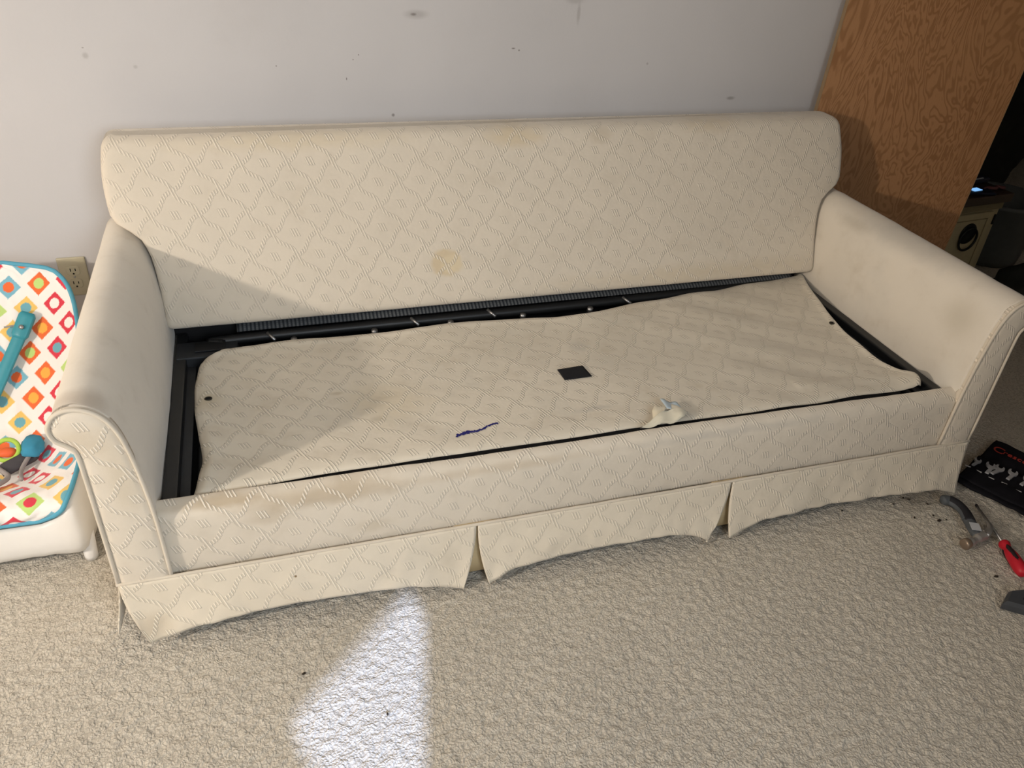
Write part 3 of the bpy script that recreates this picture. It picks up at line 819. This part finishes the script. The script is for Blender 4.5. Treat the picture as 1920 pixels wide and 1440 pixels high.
# shell under the cover
RIM = [(t/20*.6, 1) for t in range(21)]+[(.6, 1-2*i/16) for i in range(1, 16)]+[((1-t/20)*.6, -1) for t in range(21)]+[(0, -1+2*i/12) for i in range(1, 12)]
def shell_loop(g, drop, zk=None):
    pts = []
    for t, s_2 in RIM:
        p = seat_pt(s_2, t); x = RX0+(p.x-RX0)*g; y = .47+(p.y-.47)*g
        z = p.z-drop if zk is None else .040+(p.z-.02-.040)*zk
        pts.append((x, y, z))
    return pts
loft('base_shell', [[(a, b, .034) for a, b, c in shell_loop(.95, 0)], [(a, b, .036) for a, b, c in shell_loop(1.06, 0)], shell_loop(1.10, 0, .06), shell_loop(1.13, 0, .3), shell_loop(1.11, 0, .6), shell_loop(1.07, 0, .85),
                    shell_loop(1.035, .018), shell_loop(1.0, .010), shell_loop(.96, .014), shell_loop(.85, .04)], m_shell, rk, caps=False)
m_foot = plain('white_rubber_foot', (.80, .79, .77), .4)
for fx, fy_ in ((-1.172, .268), (-1.565, .268), (-1.20, .68), (-1.55, .68)):
    tube('rocker_foot', [(fx, fy_, .003), (fx, fy_, .012), (fx, fy_+.012, .075)], [.014, .015, .017], m_foot, rk, 12)
# straps and buckles
def on(s, t, lift): return seat_pt(s, t, lift)
A = Vector((-1.395, .62, .30)); 
a0 = on(-.22, .50, .03); a1 = on(.42, .74, .022)
def bar(name, a, b, wd, th, m, par, up=Vector((0, -.7, .7)), taper=1.0):
    t = (b-a).normalized(); n = (up-t*up.dot(t)).normalized(); s = t.cross(n)
    ls = []
    for k in range(9):
        q = k/8; p = a.lerp(b, q); w_ = wd*(1+(taper-1)*q)*(1 if .05 < q < .97 else .75)
        ls.append([p+s*w_*ca_+n*th*sa_ for ca_, sa_ in ((-1, -.6), (-.8, -1), (.8, -1), (1, -.6), (1, .6), (.8, 1), (-.8, 1), (-1, .6))])
    return loft(name, ls, m, par)
tb = bar('restraint_bar', on(-.12, .60, .02), on(.37, .80, .020), .0145, .005, m_teal, rk, taper=1.0)
tb['label'] = 'teal plastic restraint arm'
hp = on(.34, .79, .030)
bar('clip_head', on(.28, .765, .024), on(.43, .83, .020), .019, .007, m_teal, tb)
nrm = Vector((0, -.75, .66))
tube('pivot_screw', [hp, hp+nrm*.006], .0055, m_steel, tb, 14)
tube('webbing_end', [on(.28, .80, .02), on(.12, .80, .014)], .002, plain('grey_webbing', (.3, .3, .3), .8), tb, 6)
m_bluecl = plain('blue_cotton', (0.05, .27, .42), .9)
m_orange = plain('orange_plastic', (.75, .13, .04), .5); m_lime = plain('lime_cloth', (.42, .62, .10), .9)
m_buck = plain('charcoal_webbing', (.06, .055, .06), .7); m_grw = plain('grey_strap', (.30, .27, .26), .8)
lump('crotch_pad', on(.38, .45, .030), (.026, .036, .02), m_bluecl, 2, rk, .25, 3)
bar('strap_buckle', on(.06, .37, .02), on(.42, .43, .02), .016, .006, m_buck, rk)
tube('toy_ring', [on(.12, .44, .045)+Vector((.026*math.cos(a*PI/10), .018*math.sin(a*PI/10), .018*math.sin(a*PI/10))) for a in range(20)], .0055, m_lime, rk, 8, closed=True)['label'] = 'lime green toy ring'
lump('toy_disc', on(.12, .435, .04), (.020, .014, .012), m_orange, 5, rk, .1, 3)
tube('waist_strap', spline([on(.05, .37, .03), on(.18, .33, .018), on(.1, .28, .014), on(-.1, .25, .012)], 6), .006, m_grw, rk, 8)
tube('waist_strap', spline([on(.38, .43, .03), on(.30, .36, .02), on(.34, .30, .012)], 6), .005, m_grw, rk, 8)
tube('pocket_piping', spline([on(-.25, .07, .003), on(-.1, .12, .003), on(.1, .125, .003), on(.22, .06, .003), on(.24, .01, .003)], 8), .0035, m_bluep, cover, 6)

# ------------------------------------------------------------------ tools on the carpet, right
m_rollc = Mat('black_canvas', .9, spec=.1).base((.010, .010, .013)); m_rollc.bump(m_rollc.noise(500, 2), .0006, .5)
m_rollc = m_rollc.done()
O2 = Vector((1.097, .004)); EU = Vector((.272, .128)).normalized(); EL = Vector((EU.y, -EU.x))
def rl(a, b, z=0.0): p = O2+EU*a+EL*b; return Vector((p.x, p.y, z))
roll = thing('tool_roll', 'black canvas tool roll spread flat with red lettering by the sofa corner', 'tool roll', rl(.15, .2))
def froll(s, t):
    a = .30*t; b = .62*s
    z = .012+.007*nz(a*9, b*9)+.004*nz(a*25, b*25, 3)+.006*math.exp(-((a-.15)/.03)**2)
    a += .006*nz(b*14, 1)*(1 if t > .5 else -1); 
    p = rl(a, b+.008*nz(a*12, 4)*(1-s)); return (p.x, p.y, max(.006, z)), (s, t)
def rz_(a, b): return max(.006, .012+.007*nz(a*9, b*9)+.004*nz(a*25, b*25, 3)+.006*math.exp(-((a-.15)/.03)**2))
grid('canvas', froll, 90, 45, m_rollc, roll, thick=.006, off=1)
def frp(s, t):
    a = .012+.150*t; b = .62*s; p = rl(a, b)
    return (p.x, p.y, rz_(a, b)+.0095+.003*abs(math.sin(b*PI/.04))*math.sin(PI*t)), (s, t)
grid('pocket_flap', frp, 120, 12, m_rollc, roll, thick=.002, off=1)
m_redp = plain('red_print', (.42, .045, .03), .8)
m_whp = plain('white_thread', (.55, .55, .55), .8)
m_chr = plain('chrome_vanadium', (.50, .51, .53), .4, .35)
# lettering
def text(s, loc, xdir, ydir, size, m, par, name='lettering'):
    cu = bpy.data.curves.new(name, 'FONT'); cu.body = s; cu.size = size; cu.extrude = .0004; cu.space_character = 1.05
    o_ = bpy.data.objects.new('t', cu); C.objects.link(o_); bpy.context.view_layer.update()
    me = bpy.data.meshes.new_from_object(o_.evaluated_get(bpy.context.evaluated_depsgraph_get())); bpy.data.objects.remove(o_)
    xd = Vector(xdir).normalized(); yd = Vector(ydir).normalized()
    Mx = Matrix((xd, yd, xd.cross(yd))).transposed().to_4x4(); Mx.translation = Vector(loc); me.transform(Mx); me.name = name
    return link(name, me, m, par, smooth=False)
EU3 = Vector((EU.x, EU.y, 0)); EL3 = Vector((EL.x, EL.y, 0))
text('C', rl(.222, .012, .0262), EL3, EU3, .046, m_redp, roll)
text('rescent', rl(.228, .041, .0262), EL3, EU3, .030, m_redp, roll)
def wrench(a, b, sc, ang, label):
    """open end of a wrench poking out of its pocket"""
    dr_ = (EU3*math.cos(ang)+EL3*math.sin(ang)).normalized(); sd_ = Vector((dr_.y, -dr_.x, 0))
    z = .030; hp_ = rl(a, b, z)
    t_ = thing('open_end_wrench', label, 'wrench', (hp_.x, hp_.y, .02), 'wrenches in the tool roll')
    P = []
    hw = .0055*sc
    outl = [(-hw, -.046*sc), (-hw, -.012*sc), (-.0125*sc, -.003*sc), (-.0150*sc, .008*sc), (-.0120*sc, .018*sc), (-.0065*sc, .022*sc), (-.0068*sc, .010*sc), (-.0035*sc, .004*sc), (.0035*sc, .002*sc), (.0068*sc, .007*sc), (.0085*sc, .019*sc), (.0135*sc, .013*sc), (.0150*sc, .003*sc), (.0120*sc, -.006*sc), (hw, -.014*sc), (hw, -.046*sc)]
    q = [(x*math.cos(.26)-y*math.sin(.26), x*math.sin(.26)+y*math.cos(.26)) if y > -.02*sc else (x, y) for x, y in outl]
    lo_ = [hp_+sd_*x+dr_*y-Vector((0, 0, .0025)) for x, y in q]; hi_ = [p+Vector((0, 0, .005)) for p in lo_]
    vs = lo_+hi_; n = len(q); fs = [tuple(range(n))[::-1], tuple(range(n, 2*n))]+[(i, (i+1) % n, n+(i+1) % n, n+i) for i in range(n)]
    me = fixn(mesh('wrench_head', vs, fs)); link('wrench_head', me, m_chr, t_, smooth=False)
lab = ['small steel wrench leftmost in the black tool roll', 'steel wrench with open jaws, second from the left in the tool roll', 'steel wrench standing close beside the second one, third in the tool roll',
       'steel wrench under the middle of the red lettering, fourth in the tool roll', 'steel wrench at the right edge of the photo in the tool roll']
for (p, sc, an), lb in zip((((1.216, .049), .85, .05), ((1.236, .019), 1.15, -.1), ((1.252, .004), 1.1, .15), ((1.276, -.022), 1.1, 0), ((1.297, -.055), 1.1, .1)), lab):
    d = Vector(p)-O2; wrench(d.dot(EU)-.006, d.dot(EL), sc*.78, an, lb)
for p in ((1.165, .036), (1.179, .009), (1.193, -.024), (1.212, -.052), (1.227, -.088)):
    d = Vector(p)-O2; a, b = d.dot(EU), d.dot(EL)
    o = bar('stitch_mark', rl(a, b-.007, rz_(a, b)+.0135), rl(a+.002, b+.008, rz_(a, b)+.0135), .0016, .0012, m_whp, roll, up=Vector((0, 0, 1)))

# claw hammer
m_hg = plain('mid_grey_rubber', (.085, .095, .105), .6); m_hb = plain('black_rubber_grip', (.016, .016, .02), .7)
m_head = plain('worn_hammer_steel', (.46, .44, .42), .3, .55); m_face = plain('brown_worn_steel', (.26, .20, .15), .3, .5)
hm = thing('claw_hammer', 'short claw hammer with grey and black grip and a white sticker, lying on the carpet', 'hammer', (.98, -.15, 0))
path = spline([(.985, -.066, .022), (1.003, -.068, .022), (1.014, -.088, .022), (1.012, -.118, .023), (.998, -.150, .024), (.985, -.178, .025), (.973, -.207, .026)], 8)
def sect(path, wid, th, i0, i1, name, m, par, zoff=0.0):
    ls = []
    P = path[i0:i1+1]
    for k, p in enumerate(P):
        i = i0+k; t = (path[min(i+1, len(path)-1)]-path[max(i-1, 0)]).normalized(); s = Vector((t.y, -t.x, 0)).normalized(); n = s.cross(t)
        q = i/(len(path)-1); w_ = wid(q); 
        e = 1.0
        if name == 'grip' and k in (0,): e = .4
        ls.append([p+Vector((0, 0, zoff))+s*w_*e*math.cos(2*PI*j/12)+n*th*e*math.sin(2*PI*j/12) for j in range(12)])
    return loft(name, ls, m, par)
W_ = lambda q: smooth1([(0, .010), (.08, .0155), (.25, .016), (.5, .0155), (.75, .017), (.9, .017), (1, .014)], q)
sect(path, W_, .012, 0, 32, 'grip', m_hg, hm)
sect(path, lambda q: W_(q)*.90, .0142, 9, 34, 'black_grip_inlay', m_hb, hm)
sect(path, lambda q: W_(q)*.95, .011, 32, 48, 'neck', m_hg, hm)
box('sticker', (.968, -.199, .0372), (.992, -.171, .0385), m_paper, hm, bev=0, rot=Matrix.Rotation(math.radians(-28), 3, 'Z'))
hd = tube('head', spline([(.928, -.222, .026), (.944, -.220, .026), (.958, -.217, .026), (.974, -.212, .026), (.992, -.209, .026)], 4), [.0125]*4+[.0085]*5+[.0125]*8, m_head, hm, 14)
tube('striking_face', [(.912, -.224, .026), (.914, -.224, .026), (.926, -.222, .026), (.930, -.2218, .026)], [.012, .0145, .0145, .0125], m_face, hm, 18)
for o_ in (-1, 1):
    ls = []
    for k, p in enumerate(spline([(.990, -.209, .026), (1.006, -.205, .026), (1.022, -.194, .025), (1.034, -.178, .022), (1.041, -.164, .018)], 4)):
        q = k/16; z = o_*(.0060+.002*q); hw = .010*(1-q)+.0015; th = .0055*(1-.6*q)
        t = Vector((1-.6*q, .1+.9*q, 0)).normalized(); s = Vector((-t.y, t.x, 0))
        ls.append([p+s*a*hw+Vector((0, 0, z+b*th)) for a, b in ((-1, -1), (1, -1), (1, 1), (-1, 1))])
    loft('claw', ls, m_head, hm)

# screwdriver
m_red = plain('red_plastic', (.50, .015, .03), .4); m_sdb = plain('black_plastic', (.02, .016, .018), .5)
sdv = thing('screwdriver', 'red and black handled screwdriver with a long steel shank beside the hammer', 'screwdriver', (1.03, -.24, 0))
T0 = Vector((1.081, -.092, .012)); T1 = Vector((1.030, -.236, .019)); DD = (T1-T0).normalized(); DD.z = 0; DD.normalize()
tube('shank', [T0+DD*.012, T1+DD*.01], .0034, m_steel, sdv, 10)
tube('tip', [T0, T0+DD*.004, T0+DD*.014], [.0012, .0040, .0034], m_sdb, sdv, 8)
hpts = [T1+DD*d for d in (0, .003, .010, .020, .027, .034, .05, .075, .095, .108, .114)]
tube('handle', hpts, [.008, .0125, .0145, .0115, .0105, .0125, .0155, .0165, .0165, .0135, .006], m_red, sdv, 18)
for an in range(3):
    a_ = an*2*PI/3+PI*.42; sd_ = Vector((DD.y, -DD.x, 0)); of = sd_*math.cos(a_)*.0085+Vector((0, 0, math.sin(a_)*.0085))
    tube('grip_inlay', [T1+DD*d+of for d in (.018, .028, .045, .07, .088, .096)], [.003, .0062, .0080, .0086, .0072, .003], m_sdb, sdv, 10)

# dark grey tool end at the right edge
m_dg = plain('slate_plastic', (.055, .060, .068), .6)
P = [(.862, -.404), (.905, -.378), (1.02, -.395), (1.00, -.475), (.905, -.437)]
dgp = thing('plastic_tool_case', 'dark slate plastic tool case with a slanted end at the right edge of the photo', 'tool case', (.94, -.42, 0))
loft('case_shell', [[(x, y, .004) for x, y in P], [(x, y, .020) for x, y in P], [(.945+(x-.945)*.9, -.415+(y+.415)*.85, .030) for x, y in P]], m_dg, dgp, smooth=False)
loft('lid_plate', [[(.955+(x-.945)*.55, -.417+(y+.415)*.5, .030) for x, y in P], [(.955+(x-.945)*.5, -.417+(y+.415)*.45, .0325) for x, y in P]], m_hb, dgp, smooth=False)

# crumbs on the carpet
m_crumb = plain('dirt_crumb', (.03, .022, .015), .9)
NEAR = 'dark dirt crumb on the carpet between the right skirt corner and the hammer'
cr = [(.94, -.116, 5, 'largest dark crumb on the carpet just left of the hammer grip'), (.938, -.095, 3, NEAR), (.917, -.023, 3, NEAR), (.905, -.015, 3.2, NEAR), (.961, -.118, 2.5, NEAR),
      (-.726, -.178, 3, 'dark crumb on the carpet left of the bright sun patch'), (-.577, -.313, 2.6, 'dark crumb lying inside the bright sun patch'),
      (.934, -.319, 4, 'dark crumb on the carpet between the hammer head and the slate tool case'), (.88, -.09, 3, NEAR), (.86, -.03, 2.4, NEAR), (.70, -.02, 2.6, 'dark crumb on the carpet under the right skirt panel, apart from the others'), (.955, -.052, 2.6, NEAR)]
for k, (x, y, s, lb) in enumerate(cr):
    bm = bmesh.new(); bmesh.ops.create_icosphere(bm, subdivisions=1, radius=1)
    for v in bm.verts: v.co = Vector((v.co.x*s*.0011*(1+.5*random.random()), v.co.y*s*.0008, v.co.z*s*.0006))*(1+.3*random.random())
    me = bpy.data.meshes.new('crumb'); bm.to_mesh(me); bm.free()
    o = link('crumb', me, m_crumb, smooth=False); o.location = (x, y, .0045); o.rotation_euler.z = k*1.3
    tag(o, lb, 'crumb', 'dark crumbs scattered on the carpet')
